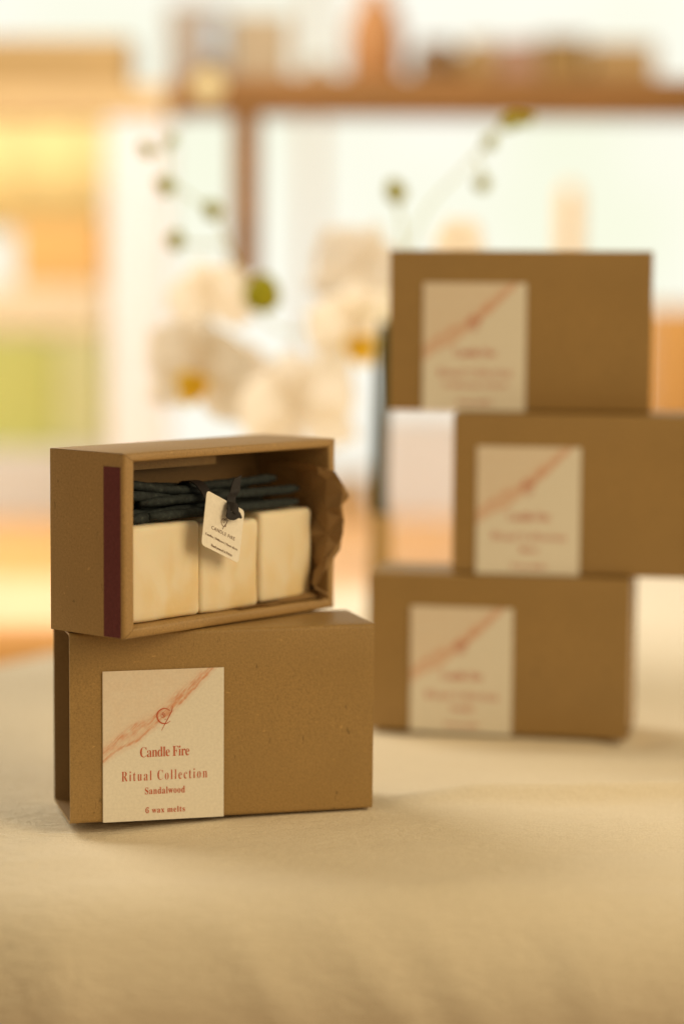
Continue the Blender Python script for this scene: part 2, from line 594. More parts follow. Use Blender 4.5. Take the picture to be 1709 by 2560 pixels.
def sleeve_bm(seed, nseg=14, warp=0.0006):
    """open-ended tube of folded board along X; profile in Y (depth) and Z"""
    def prof(ins):
        r, o = 0.0022 - ins * 0.5, []
        for cx, cz, a0 in ((BD - 0.0022, BH - 0.0022, 0), (0.0022, BH - 0.0022, 90), (0.0022, 0.0022, 180), (BD - 0.0022, 0.0022, 270)):
            for k in range(4):
                a = R(a0 + 30 * k)
                o.append((cx + r * math.cos(a), cz + r * math.sin(a)))
        if ins: o = [(y + (ins * 0.5 if y < BD / 2 else -ins * 0.5), z + (ins * 0.5 if z < BH / 2 else -ins * 0.5)) for y, z in o]
        # extra points along the long sides so that they may bow a little
        out = []
        for i, p in enumerate(o):
            q = o[(i + 1) % len(o)]
            out.append(p)
            if math.dist(p, q) > 0.01:
                for k in (1, 2, 3): out.append((p[0] + (q[0] - p[0]) * k / 4, p[1] + (q[1] - p[1]) * k / 4))
        return out
    bm = bmesh.new()
    layers = []
    for ins in (0, TH):
        pr = prof(ins)
        rings = []
        for i in range(nseg + 1):
            x = BW * i / nseg
            ring = []
            for y, z in pr:
                bow = math.sin(math.pi * z / BH) * (1 if y < BD / 2 else -1)
                dy = warp * bow * (0.6 + noise.noise((x * 11, z * 9, seed)))
                ring.append(bm.verts.new((x, y - dy if y < BD / 2 else y - dy, z)))
            rings.append(ring)
        layers.append(rings)
    n = len(layers[0][0])
    for li, rings in enumerate(layers):
        for i in range(nseg):
            for k in range(n):
                q = (rings[i][k], rings[i][(k + 1) % n], rings[i + 1][(k + 1) % n], rings[i + 1][k])
                bm.faces.new(q if li == 0 else q[::-1]).material_index = li
    for end in (0, nseg):
        for k in range(n):
            q = (layers[0][end][k], layers[0][end][(k + 1) % n], layers[1][end][(k + 1) % n], layers[1][end][k])
            bm.faces.new(q[::-1] if end == 0 else q).material_index = 0
    bmesh.ops.recalc_face_normals(bm, faces=bm.faces)
    return bm


def auto_smooth(o, ang=40):
    for p in o.data.polygons: p.use_smooth = True
    try:
        o.data.set_sharp_from_angle(angle=R(ang))
    except Exception:
        pass


def make_box(loc, rz, label, group, lx, third, third_w, lz=0.0003, filled=True, seed=1):
    b = tag(empty('sleeve_box', loc, rz), label, 'box', group)
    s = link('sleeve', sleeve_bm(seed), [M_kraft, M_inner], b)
    auto_smooth(s)
    l = make_label(third, third_w)
    l.parent = b
    l.location = (lx, -0.0009, lz)
    if filled:
        bm = bmesh.new(); add_box(bm, (0.0012, 0.0022, 0.0016), (BW - 0.0012, BD - 0.0022, BH - 0.0016), 0.001)
        link('inner_tray', bm, M_kraft_tray, b)
    return b


GB = 'kraft sleeve boxes stacked three high at the back'
make_box((-0.1396, 1.194, 0), 0.2632, 'empty open-ended kraft sleeve box at the front, supporting the opened tray', 'kraft sleeve boxes', 0.0170, 'Sandalwood', 182, filled=False, seed=1)
make_box((0.0174, 1.4592, 0), -0.1946, 'labelled kraft box at the bottom of the rear stack, standing on the cloth', 'kraft sleeve boxes', 0.0268, 'Vanilla', 128, seed=2)
make_box((0.0687, 1.4524, 0.1005), -0.1519, 'middle kraft box of the rear stack, cut off by the picture edge', 'kraft sleeve boxes', 0.0150, 'Rose', 92, seed=3)
make_box((0.0288, 1.471, 0.201), -0.1238, 'topmost labelled kraft box of the rear stack, label with a long third line', 'kraft sleeve boxes', 0.0212, 'Frankincense & Myrrh', 340, seed=4)

# ------------------------------------------------------------------ the opened tray
TW, THT, TD = 0.1621, 0.0942, 0.0542
TX, TY, TZ, TA = -0.1093, 1.1696, 0.1007, 0.8612
tray = tag(empty('open_tray', (TX, TY, TZ), TA), 'kraft matchbox tray turned on its side, open towards the viewer on the front sleeve', 'tray')
Mt = Matrix.Translation((TX, TY, TZ)) @ Matrix.Rotation(TA, 4, 'Z')


def wall(lo, hi, name='tray_wall', bev=0.0013):
    bm = bmesh.new()
    add_box(bm, lo, hi, bev, 3)
    o = link(name, bm, M_kraft_tray, tray)
    auto_smooth(o, 60)
    return o


RL, RR, RT, RB = 0.0078, 0.0055, 0.0046, 0.0056


def rim_wall(quad_o, quad_i):
    """a hollow-fold wall: mitred at both ends, front rim slightly rounded. quads are (x, z) pairs: outer a, outer b, inner b, inner a"""
    bm = bmesh.new()
    (oa, ob), (ib, ia) = quad_o, quad_i
    prof = [(0.0, 0.0012), (0.12, 0.0003), (0.3, 0.0), (0.7, 0.0), (0.88, 0.0003), (1.0, 0.0012)]
    rings = []
    n = 16
    for i in range(n + 1):
        k = i / n
        o_ = Vector(oa).lerp(Vector(ob), k); i_ = Vector(ia).lerp(Vector(ib), k)
        ring = [bm.verts.new((o_.x, TD, o_.y))]
        for f_, y in prof:
            p = o_.lerp(i_, f_)
            yy = y + 0.0004 * noise.noise((p.x * 40, p.y * 40, f_))
            ring.append(bm.verts.new((p.x, yy, p.y)))
        ring.append(bm.verts.new((i_.x, TD, i_.y)))
        rings.append(ring)
    m = len(rings[0])
    for i in range(n):
        for k in range(m):
            bm.faces.new((rings[i][k], rings[i][(k + 1) % m], rings[i + 1][(k + 1) % m], rings[i + 1][k]))
    bm.faces.new(rings[0][::-1]); bm.faces.new(rings[-1])
    bmesh.ops.recalc_face_normals(bm, faces=bm.faces)
    o = link('tray_wall', bm, M_kraft_tray, tray)
    auto_smooth(o, 50)


GAP = 0.0002
rim_wall(((0, GAP), (0, THT - GAP)), ((RL, THT - RT - GAP), (RL, RB + GAP)))
rim_wall(((TW, GAP), (TW, THT - GAP)), ((TW - RR, THT - RT - GAP), (TW - RR, RB + GAP)))
rim_wall(((GAP, THT), (TW - GAP, THT)), ((TW - RR - GAP, THT - RT), (RL + GAP, THT - RT)))
rim_wall(((GAP, 0), (TW - GAP, 0)), ((TW - RR - GAP, RB), (RL + GAP, RB)))
bm = bmesh.new(); add_box(bm, (RL + 0.0002, TD - 0.0016, RB + 0.0002), (TW - RR - 0.0002, TD - 0.0004, THT - RT - 0.0002))
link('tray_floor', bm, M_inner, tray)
bm = bmesh.new()      # folded paper flap under the upper wall
add_box(bm, (0.0085, 0.030, THT - RT - 0.0075), (0.098, 0.0308, THT - RT - 0.0004))
link('inner_flap', bm, M_kraft_tray, tray)
bm = bmesh.new(); add_box(bm, (-0.00035, 0.0022, 0.0006), (-0.00005, 0.0142, 0.0872))
link('striker_strip', bm, M_striker, tray)


# ------------------------------------------------------------------ contents of the tray
def tloc(x, y, z):
    return Mt @ Vector((x, y, z))


def make_melt(lo, hi, rz, seed, label):
    c = [(a + b) / 2 for a, b in zip(lo, hi)]
    s = [(b - a) / 2 for a, b in zip(lo, hi)]
    bm = bmesh.new()
    bmesh.ops.create_cube(bm, size=2, matrix=Matrix.Diagonal((*s, 1)))
    bmesh.ops.translate(bm, verts=bm.verts, vec=(0, 0, s[2]))
    bmesh.ops.bevel(bm, geom=list(bm.edges), offset=0.0029, segments=4, affect='EDGES', profile=0.5)
    bmesh.ops.subdivide_edges(bm, edges=[e for e in bm.edges if e.calc_length() > 0.01], cuts=14, use_grid_fill=True)
    bm.normal_update()
    for v in bm.verts:
        p = v.co
        d = 0.0006 * noise.noise((p.x * 60 + seed * 9, p.y * 60, p.z * 60)) + 0.0002 * noise.noise((p.x * 200 + seed, p.y * 200, p.z * 200))
        v.co += v.normal * d
    o = link('wax_melt', bm, M_wax, smooth=True)
    o.location = tloc(c[0], c[1], lo[2])
    o.rotation_euler = (0, 0, TA + rz)
    tag(o, label, 'wax melt', 'cream wax melts in the tray')


make_melt((0.0088, 0.0052, 0.0062), (0.0608, 0.046, 0.0560), 0.0, 1, 'cream wax melt cube at the striker end of the tray')
make_melt((0.0614, 0.0060, 0.0060), (0.1066, 0.046, 0.0535), 0.0, 2, 'cream wax melt cube behind the hanging tag, between two others')
make_melt((0.1078, 0.0075, 0.0070), (0.1518, 0.047, 0.0562), 0.03, 3, 'streaky wax melt cube beside the crumpled brown paper')

stick_defs = [  # (x, z, depth y) from - to, radius
    ((0.010, 0.0775, 0.020), (0.074, 0.0690, 0.018), 0.0037), ((0.048, 0.0700, 0.024), (0.1345, 0.0730, 0.020), 0.0040),
    ((0.026, 0.0660, 0.015), (0.1465, 0.0668, 0.014), 0.0039), ((0.028, 0.0600, 0.010), (0.1440, 0.0598, 0.012), 0.0038),
    ((0.009, 0.0720, 0.012), (0.060, 0.0665, 0.022), 0.0040), ((0.009, 0.0605, 0.018), (0.066, 0.0600, 0.020), 0.0042),
    ((0.009, 0.0660, 0.022), (0.052, 0.0640, 0.028), 0.0046), ((0.040, 0.0600, 0.026), (0.128, 0.0605, 0.024), 0.0046),
    ((0.030, 0.0640, 0.019), (0.120, 0.0700, 0.027), 0.0046), ((0.012, 0.0750, 0.028), (0.110, 0.0665, 0.030), 0.0046), ((0.016, 0.0585, 0.012), (0.100, 0.0630, 0.021), 0.0044)]
GS = 'dark sticks lying above the wax melts'
for i, (a, b, r) in enumerate(stick_defs):
    bm = bmesh.new()
    A, B = Vector((a[0], a[2], a[1])), Vector((b[0], b[2], b[1]))
    n = 40
    pts, rad = [], []
    for k in range(n + 1):
        q = k / n
        p = A.lerp(B, q)
        p.z += 0.0007 * noise.noise((q * 2.2, i * 3.7, 0.4)); p.y += 0.001 * noise.noise((q * 3, i * 2.1, 6.4))
        pts.append(p)
        e_ = min(1, 0.62 + 6 * q, 0.55 + 7 * (1 - q))
        rad.append(r * e_ * (1 + 0.10 * noise.noise((q * 7, i * 5.1, 2)) + 0.10 * noise.noise((q * 34, i * 5.1, 7))))
    add_tube(bm, pts, [q * 0.66 for q in rad], 10, 0.14, i)
    o = link('dark_stick', bm, M_stick, smooth=True)
    o.matrix_world = Mt
    lab = ['dark bluish stick slanting down from the striker end of the tray', 'uppermost dark stick passing behind the black ribbon',
           'longest dark stick, its tip nearest the crumpled paper', 'dark stick lying directly on the wax melts behind the tag',
           'short dark stick at the left end under the slanting one', 'short thick dark stick resting on the first wax melt',
           'short dark stick deep in the left end of the bundle', 'dark stick at the back of the bundle', 'dark stick crossing the bundle just under the top one', 'long dark stick against the rear of the tray, behind all others', 'low dark stick wedged between the wax melts and the bundle'][i]
    tag(o, lab, 'stick', GS)

# tag: its corners lie in front of the tray opening (tray x, depth, z)
cTL, cTR, cBR, cBL = [Vector(p) for p in ((0.0545, -0.0050, 0.0728), (0.0850, -0.0030, 0.0598), (0.0805, -0.0030, 0.0322), (0.0503, -0.0050, 0.0448))]


def tagmap(u, v, off=0.0):
    p = cTL.lerp(cTR, u).lerp(cBL.lerp(cBR, u), v)
    return p + Vector((0.05, -1, 0)) * off


bm = bmesh.new()
outl = []
rr, asp = 0.07, 33.6 / 28.4
for cx, cy, a0 in ((1 - rr, 1 - rr * asp, 0), (rr, 1 - rr * asp, 90), (rr, rr * asp, 180), (1 - rr, rr * asp, 270)):
    for k in range(6):
        a = R(a0 + 18 * k)
        outl.append((cx + rr * math.cos(a), cy + rr * asp * math.sin(a)))
hole = [(0.58 + 0.036 * math.cos(2 * math.pi * k / 24), 0.10 + 0.043 * math.sin(2 * math.pi * k / 24)) for k in range(24)]
hole = hole[3:] + hole[:3]
F = [bm.verts.new(tagmap(*p, 0.0004)) for p in outl]; B_ = [bm.verts.new(tagmap(*p, 0)) for p in outl]
HF = [bm.verts.new(tagmap(*p, 0.0004)) for p in hole]; HB = [bm.verts.new(tagmap(*p, 0)) for p in hole]
n = 24
best = min(range(n), key=lambda s_: math.dist(outl[0], hole[s_]))
HF = HF[best:] + HF[:best]; HB = HB[best:] + HB[:best]
for k in range(n):
    k2 = (k + 1) % n
    bm.faces.new((F[k], F[k2], HF[k2], HF[k])); bm.faces.new((B_[k2], B_[k], HB[k], HB[k2]))
    bm.faces.new((F[k2], F[k], B_[k], B_[k2])); bm.faces.new((HF[k], HF[k2], HB[k2], HB[k]))
bmesh.ops.recalc_face_normals(bm, faces=bm.faces)
tm = lambda X, Y: tagmap(X, Y, 0.00055)
add_text(bm, tm, 'CANDLE FIRE', 0.205, 0.825, 0.636, 0.572, 1, 1.2)
add_text(bm, tm, serif('Candles | Diffusers | Home decor'), 0.07, 0.93, 0.80, 0.745, 1, 1.0)
add_text(bm, tm, serif('Hand poured in Pattern').replace(serif('Pattern'), serif('Petten')), 0.24, 0.80, 0.955, 0.895, 1, 1.0)
def E_(pts):
    o = []
    for x, y in pts:
        v = ((y - 325) - 0.544 * (x - 345)) / 1402
        o.append(((x - 345 + 160 * v) / 965, v))
    return o



add_stroke(bm, tm, E_([(820, 1095), (770, 1040), (715, 1050), (697, 1110), (720, 1180), (765, 1230), (820, 1165), (855, 1090), (840, 1045), (800, 1050), (780, 1065)]), 0.013, 1)
add_stroke(bm, tm, E_([(725, 1290), (770, 1225), (800, 1185)]), 0.012, 1)
add_stroke(bm, tm, E_([(735, 1100), (760, 1075), (778, 1105), (760, 1140), (742, 1120)]), 0.008, 1)
add_stroke(bm, tm, E_([(785, 1185), (820, 1215), (795, 1240)]), 0.009, 1)
o = link('swing_tag', bm, [M_tag, M_tagink])
o.matrix_world = Mt
tag(o, 'small cream swing tag with printed emblem hanging in front of the wax melts', 'tag')

# black ribbon: goes round the bundle, through the hole of the tag, short end sticking out
bm = bmesh.new()


def add_ribbon(bm, pts, wid, th=0.0006):
    """pts: (x, y, z, half-width direction dx, dz)"""
    rows = []
    pth = smooth_path([Vector(p[:3]) for p in pts], 8)
    nd = smooth_path([Vector((p[3], p[4], p[5])) for p in pts], 8)
    ww = smooth_path([Vector((x, 0, 0)) for x in wid], 8)
    for i, p in enumerate(pth):
        t_ = (pth[min(i + 1, len(pth) - 1)] - pth[max(i - 1, 0)]).normalized()
        d = nd[i].normalized()
        nn = t_.cross(d).normalized() * th / 2
        h = d * ww[i].x / 2
        rows.append([bm.verts.new(p + h + nn), bm.verts.new(p - h + nn), bm.verts.new(p - h - nn), bm.verts.new(p + h - nn)])
    for i in range(len(rows) - 1):
        for k in range(4): bm.faces.new((rows[i][k], rows[i][(k + 1) % 4], rows[i + 1][(k + 1) % 4], rows[i + 1][k]))
    bm.faces.new(rows[0][::-1]); bm.faces.new(rows[-1])


hx, hy, hz = tagmap(0.58, 0.10)
X = (1, 0.0, 0.0)
# upright strip with a cut end above the knot
add_ribbon(bm, [(0.0838, 0.0005, 0.0775, 1, 0.1, 0.25), (0.0820, 0.0000, 0.0745, 1, 0.1, 0.1), (0.0800, -0.0008, 0.0700, *X), (hx + 0.0030, hy + 0.0005, hz + 0.0050, *X),
                (hx + 0.0012, hy - 0.0014, hz + 0.0022, *X), (hx + 0.0002, hy - 0.0020, hz, *X), (hx, hy + 0.0008, hz - 0.0006, *X)],
           [0.0066, 0.0072, 0.0074, 0.0070, 0.0056, 0.0040, 0.0020])
# band round the bundle
add_ribbon(bm, [(0.0690, 0.0050, 0.0580, *X), (0.0685, 0.0055, 0.0640, *X), (0.0680, 0.0085, 0.0700, *X), (0.0680, 0.0150, 0.0748, *X), (0.0685, 0.0240, 0.0745, *X), (0.0700, 0.0295, 0.0690, *X), (0.0700, 0.0290, 0.0590, *X)],
           [0.0060, 0.0065, 0.0070, 0.0075, 0.0075, 0.0075, 0.0075])
# loop of the knot hanging on the face of the tag and the pointed end
add_ribbon(bm, [(hx - 0.0002, hy - 0.0008, hz + 0.0012, 0.2, 0, 1), (hx - 0.0036, hy - 0.0034, hz + 0.0006, 0.3, 0.2, 1), (hx - 0.0034, hy - 0.0040, hz - 0.0032, 0.8, 0.1, 0.5),
                (hx + 0.0006, hy - 0.0036, hz - 0.0042, 0.1, 0, 1), (hx + 0.0048, hy - 0.0030, hz - 0.0040, 0.1, 0, 1), (hx + 0.0076, hy - 0.0026, hz - 0.0058, 0.4, 0, 1)],
           [0.0040, 0.0046, 0.0046, 0.0046, 0.0036, 0.0010])
add_ribbon(bm, [(hx - 0.0022, hy - 0.0025, hz + 0.0016, 0.2, 0, 1), (hx + 0.0008, hy - 0.0046, hz - 0.0002, 0.1, 0, 1), (hx + 0.0040, hy - 0.0030, hz - 0.0010, -0.1, 0, 1), (hx + 0.0052, hy - 0.0020, hz - 0.0036, 0.6, 0, 1)],
           [0.0036, 0.0054, 0.0050, 0.0030])
bmesh.ops.recalc_face_normals(bm, faces=bm.faces)
o = link('ribbon', bm, M_ribbon)
o.matrix_world = Mt
tag(o, 'black ribbon tied round the dark sticks and knotted through the tag', 'ribbon')

# ------------------------------------------------------------------ crumpled kraft paper lining the right end of the tray
def paper_sheet():
    """facetted sheet: rows run up the right end (z), columns run from the inside of the tray out over the rim"""
    zs = [0.0065, 0.0095, 0.014, 0.020, 0.027, 0.035, 0.043, 0.051, 0.058, 0.064, 0.071, 0.077, 0.0795]
    # per row: list of (x, y) from inside to outside
    inner = [0.1540, 0.1538, 0.1535, 0.1532, 0.1530, 0.1528, 0.1525, 0.1528, 0.1530, 0.1525, 0.1515, 0.1500, 0.1490]
    lip_x = [0.1535, 0.1545, 0.1475, 0.1500, 0.1540, 0.1590, 0.1622, 0.1605, 0.1592, 0.1612, 0.1580, 0.1548, 0.1515]
    lip_y = [0.0015, -0.001, 0.003, -0.001, -0.0035, -0.0065, -0.0085, -0.0080, -0.0085, -0.0100, -0.0080, -0.0050, -0.003]
    def dense(a):
        o = []
        for p, q in zip(a, a[1:]): o += [p, (p + q) / 2]
        return o + [a[-1]]
    bm = bmesh.new()
    rows = []
    for i, z in enumerate(zs):
        pts = [(inner[i], 0.040), (inner[i] + 0.0015, 0.022), (inner[i] + 0.0008, 0.009), (0.5 * inner[i] + 0.5 * lip_x[i] - 0.0035, 0.002 + 0.3 * lip_y[i]),
               (0.3 * inner[i] + 0.7 * lip_x[i] - 0.0015, 0.9 * lip_y[i] - 0.002), (lip_x[i], lip_y[i]), (min(lip_x[i] - 0.0012, 0.164), 0.4 * lip_y[i] - 0.0004)]
        row = []
        for k, (x, y) in enumerate(pts):
            j = 0.0020 if 0 < k < 6 else 0.0008
            row.append(Vector((x + random.uniform(-j, j), y + random.uniform(-j, j), z + random.uniform(-j, j))))
        rows.append(row)
    vv = [[bm.verts.new(p) for p in r] for r in rows]
    for i in range(len(vv) - 1):
        for k in range(6):
            a, b, c, d = vv[i][k], vv[i][k + 1], vv[i + 1][k + 1], vv[i + 1][k]
            if (i + k) % 2: bm.faces.new((a, b, c)); bm.faces.new((a, c, d))
            else: bm.faces.new((a, b, d)); bm.faces.new((b, c, d))
    # folds along the bottom, under and beside the last cube
    q = []
    for i in range(9):
        x = 0.088 + 0.068 * i / 8
        zz = 0.0062 + (0.0050 * max(0, (i - 3) / 5) if i < 8 else 0.0055)
        q.append([bm.verts.new((x + random.uniform(-.001, .001), 0.030, 0.0066)),
                  bm.verts.new((x + random.uniform(-.001, .001), 0.0062 + random.uniform(-.0008, .0008), zz * (1.0 if i % 2 else 0.92))),
                  bm.verts.new((x + random.uniform(-.001, .001), 0.0022 + random.uniform(-.0012, .0008), 0.0064 + random.uniform(0, .0012)))])
    for i in range(8):
        for k in range(2):
            bm.faces.new((q[i][k], q[i][k + 1], q[i + 1][k + 1])); bm.faces.new((q[i][k], q[i + 1][k + 1], q[i + 1][k]))
    return bm


o = link('crumpled_paper', paper_sheet(), M_paper)
o.matrix_world = Mt
tag(o, 'crumpled brown kraft paper spilling over the end of the tray', 'paper')
sol = o.modifiers.new('thickness', 'SOLIDIFY')
sol.thickness = 0.0002

# ------------------------------------------------------------------ orchid in a slim vase behind the rear stack
OY = 1.74


def op(px, py, dy=0.0): return at(px, py, OY + dy)


base = op(872, 1292)
vz = 0.115
bm = bmesh.new()
add_lathe(bm, [(0.0095, 0.0), (0.0100, 0.004), (0.0100, 0.06), (0.0088, 0.085), (0.0082, vz - 0.012), (0.0088, vz - 0.006), (0.0066, vz - 0.006), (0.0064, vz - 0.02)], 32)
o = link('bud_vase', bm, M_vase, smooth=True)
o.location = (base.x, OY, -0.0005)
tag(o, 'slim tan bud vase behind the rear stack, holding the orchid', 'vase')

orch = tag(empty('orchid', (base.x, OY, 0.11)), 'white orchid sprays with yellow lips and green buds rising behind the boxes', 'flower')
O0 = Vector((base.x, OY, 0.11))


def opart(name, bm, m, parent=None, smooth=True):
    o = link(name, bm, m, parent or orch, smooth)
    return o


def tube_part(name, pts, rads, m):
    bm = bmesh.new()
    pth = smooth_path(pts, 8)
    n = len(pth)
    rr = [rads[0] + (rads[1] - rads[0]) * i / (n - 1) for i in range(n)]
    add_tube(bm, [p - O0 for p in pth], rr, 10)
    opart(name, bm, m)


tube_part('stem', [Vector((base.x, OY, 0.10)), op(869, 1150), op(870, 1050), op(874, 930), op(878, 830), op(886, 740)], (0.0066, 0.0055), M_stem)
tube_part('branch', [op(884, 742), op(850, 715, 0.03), op(760, 745, 0.05), op(650, 760, 0.04), op(575, 690, 0.01), op(530, 580), op(495, 500), op(440, 452), op(392, 420), op(382, 360), op(388, 322)], (0.0010, 0.0007), M_stemlight)
tube_part('branch', [op(884, 742), op(905, 640), op(940, 560), op(985, 470), op(1060, 390), op(1115, 330), op(1160, 285), op(1205, 262)], (0.0010, 0.0007), M_stemlight)
tube_part('branch', [op(925, 585), op(918, 500), op(905, 445)], (0.0012, 0.0010), M_stemlight)
tube_part('branch', [op(1090, 355), op(1104, 390), op(1105, 420)], (0.0010, 0.0009), M_stemlight)
tube_part('branch', [op(516, 560), op(440, 560), op(402, 550)], (0.0010, 0.0009), M_stemlight)


def bud(px, py, r, asp=1.3, rot=0.0, m=None, dy=0.0):
    bm = bmesh.new()
    c = op(px, py, dy) - O0
    bmesh.ops.create_uvsphere(bm, u_segments=20, v_segments=14, radius=r)
    for v in bm.verts:
        k = v.co.z / r
        v.co.x *= 1 - 0.18 * k; v.co.y *= 1 - 0.18 * k
        v.co.z *= asp
        th = math.atan2(v.co.y, v.co.x)
        v.co.xy *= 1 + 0.05 * math.cos(3 * th)
    bmesh.ops.rotate(bm, verts=bm.verts, matrix=Matrix.Rotation(rot, 3, 'Y'))
    bmesh.ops.translate(bm, verts=bm.verts, vec=c)
    opart('bud', bm, m or M_bud)


for px, py, r, a_, rt in ((335, 342, 0.0042, 1.3, -0.6), (390, 322, 0.0036, 1.4, 0.3), (378, 426, 0.0056, 1.15, -0.9), (486, 482, 0.0056, 1.2, -0.7), (402, 550, 0.0056, 1.15, 0.4),
                         (905, 438, 0.0062, 1.25, -0.4), (1105, 420, 0.0048, 1.1, 0.6), (1122, 324, 0.0042, 1.3, 0.5), (1172, 278, 0.0046, 1.7, 1.1), (1205, 276, 0.0036, 1.6, 1.3)):
    bud(px, py, r * 1.2, a_, rt)
tube_part('branch', [op(386, 352), op(358, 346), op(338, 342)], (0.0008, 0.0008), M_stemlight)
bud(600, 672, 0.0135, 1.08, 0.2, None, -0.02)


def petal_bm(L, W, cup, base_w=0.25, n=12, m=8):
    bm = bmesh.new()
    g = []
    for i in range(n + 1):
        t_ = i / n
        wd = W * interp([(0, 0.16), (0.12, 0.52), (0.3, 0.90), (0.5, 1.0), (0.7, 0.94), (0.86, 0.70), (0.95, 0.42), (1.0, 0.10)], t_)
        row = []
        for k in range(m + 1):
            s_ = k / m * 2 - 1
            x = s_ * wd / 2
            y = L * t_ - 0.10 * L * (s_ * s_) * t_
            z = cup * (t_ ** 2 * 0.45 + (s_ ** 2) * 0.25) * L + 0.0006 * noise.noise((x * 200, y * 200, L))
            row.append(bm.verts.new((x, y, z)))
        g.append(row)
    for i in range(n):
        for k in range(m):
            bm.faces.new((g[i][k], g[i][k + 1], g[i + 1][k + 1], g[i + 1][k]))
    return bm


def flower(px, py, size, yaw, pitch, roll=0.0, dy=0.0, lip=True):
    """faces -Y at yaw 0; yaw turns it about Z, pitch nods it"""
    fl = empty('blossom', op(px, py, dy) - O0, 0, orch)
    Mx = Matrix.Rotation(yaw, 4, 'Z') @ Matrix.Rotation(math.pi / 2 - pitch, 4, 'X') @ Matrix.Rotation(roll, 4, 'Z')
    fl.matrix_local = Matrix.Translation(op(px, py, dy) - O0) @ Mx
    for ang, L, W, cup, zoff in ((0, 1.0, 0.62, 0.25, -0.0012), (125, 0.98, 0.60, 0.22, -0.0012), (-125, 0.98, 0.60, 0.22, -0.0012), (62, 1.02, 1.06, 0.16, 0.0008), (-62, 1.02, 1.06, 0.16, 0.0008)):
        bm = petal_bm(L * size, W * size, cup)
        bmesh.ops.transform(bm, verts=bm.verts, matrix=Matrix.Translation((0, 0, zoff)) @ Matrix.Rotation(R(ang), 4, 'Z'))
        o = link('petal', bm, M_petal, fl, True)
    if lip:
        bm = bmesh.new()
        for ang, l_ in ((150, 0.38), (-150, 0.38), (180, 0.50)):
            b2 = petal_bm(l_ * size, 0.40 * size, 0.7)
            me_ = bpy.data.meshes.new('tmp'); 
            bmesh.ops.transform(b2, verts=b2.verts, matrix=Matrix.Translation((0, 0, 0.003)) @ Matrix.Rotation(R(ang), 4, 'Z'))
            b2.to_mesh(me_); b2.free(); bm.from_mesh(me_); bpy.data.meshes.remove(me_)
        bmesh.ops.create_uvsphere(bm, u_segments=12, v_segments=8, radius=0.14 * size, matrix=Matrix.Translation((0, -0.12 * size, 0.14 * size)))
        link('lip', bm, M_lip, fl, True)


flower(482, 700, 0.038, 0.4, 0.1, 0.3, 0.06, False)
flower(458, 855, 0.050, -0.45, -0.1, -0.2, 0.0)
flower(818, 770, 0.046, 0.3, -0.1, 0.1, 0.04)
flower(808, 628, 0.045, 2.7, -0.1, 0.4, 0.09, False)
flower(1052, 566, 0.026, 0.5, 0.2, 0.4, 0.08, False)
flower(565, 900, 0.042, 2.6, 0.1, 0.9, 0.10, False)
flower(682, 950, 0.055, 0.35, -0.1, 0.25, 0.07, False)

# ------------------------------------------------------------------ things far behind: shelves, storage, windows
SY = 2.28
zt, zb = at(784, 174, SY).z, at(784, 256, SY).z
sh = tag(empty('wooden_rail', (at(900, 206, SY).x, SY, zb)), 'dark wooden rail across the picture with a short post hanging from it', 'rail')
o0 = sh.location
xl, xr = at(392, 230, SY).x, at(1900, 230, SY).x
bm = bmesh.new(); add_box(bm, (xl - o0.x, 0, 0), (xr - o0.x, 0.09, zt - zb), 0.003)
link('beam', bm, M_wood, sh)
xa, xb = at(530, 400, SY).x, at(594, 400, SY).x
bm = bmesh.new(); add_box(bm, (xa - o0.x, 0.004, at(560, 640, SY).z - zb), (xb - o0.x, 0.034, -0.0005), 0.002)
link('hanging_post', bm, M_wood, sh)
bm = bmesh.new(); add_box(bm, (xr - 0.06 - o0.x, 0.02, -0.05 - zb), (xr - 0.02 - o0.x, 0.10, -0.0005), 0.002)
link('post', bm, M_wood, sh)

PY = 2.60
ls = tag(empty('pale_shelf', (at(200, 240, PY).x, PY, at(200, 266, PY).z), R(-3)), 'pale wooden shelf on a white upright, above the yellow cloth', 'shelf')
px_ = lambda p: (at(p, 240, PY).x - ls.location.x)
bm = bmesh.new(); add_box(bm, (px_(-160), 0, 0), (px_(388), 0.10, at(200, 196, PY).z - ls.location.z), 0.002)
link('shelf_board', bm, M_lightwood, ls)
hgt = -0.05 - ls.location.z
bm = bmesh.new(); add_box(bm, (px_(246), 0.003, hgt + 0.0005), (px_(386), 0.033, -0.0005), 0.003)
link('upright', bm, M_white, ls)


def on(name, px0, px1, pytop, Y, z0, depth, m, label, cat, bev=0.004, parts=None, rz=0.0):
    """a box-like thing standing on height z0"""
    p0, p1 = at(px0, pytop, Y), at(px1, pytop, Y)
    cx = (p0.x + p1.x) / 2
    e_ = tag(empty(name, (cx, Y, z0), rz), label, cat)
    h = p0.z - z0
    wd = (p1.x - p0.x) / 2
    bm = bmesh.new()
    add_box(bm, (-wd, 0, 0.0003), (wd, depth, h * (0.86 if parts else 1)), bev)
    link('body', bm, m, e_)
    if parts:
        bm = bmesh.new()
        add_box(bm, (-wd - 0.002, -0.002, h * 0.86 + 0.0003), (wd + 0.002, depth + 0.002, h), bev)
        link('lid', bm, parts, e_)
    return e_


def jar(name, px, pytop, rpx, Y, z0, prof, m, label, cat):
    p = at(px, pytop, Y)
    r = (at(px + rpx, pytop, Y) - p).x
    h = p.z - z0
    bm = bmesh.new()
    add_lathe(bm, [(a * r, b * h) for a, b in prof], 28)
    o = link(name, bm, m, smooth=True)
    o.location = (p.x, Y + r, z0 + 0.0003)
    tag(o, label, cat)


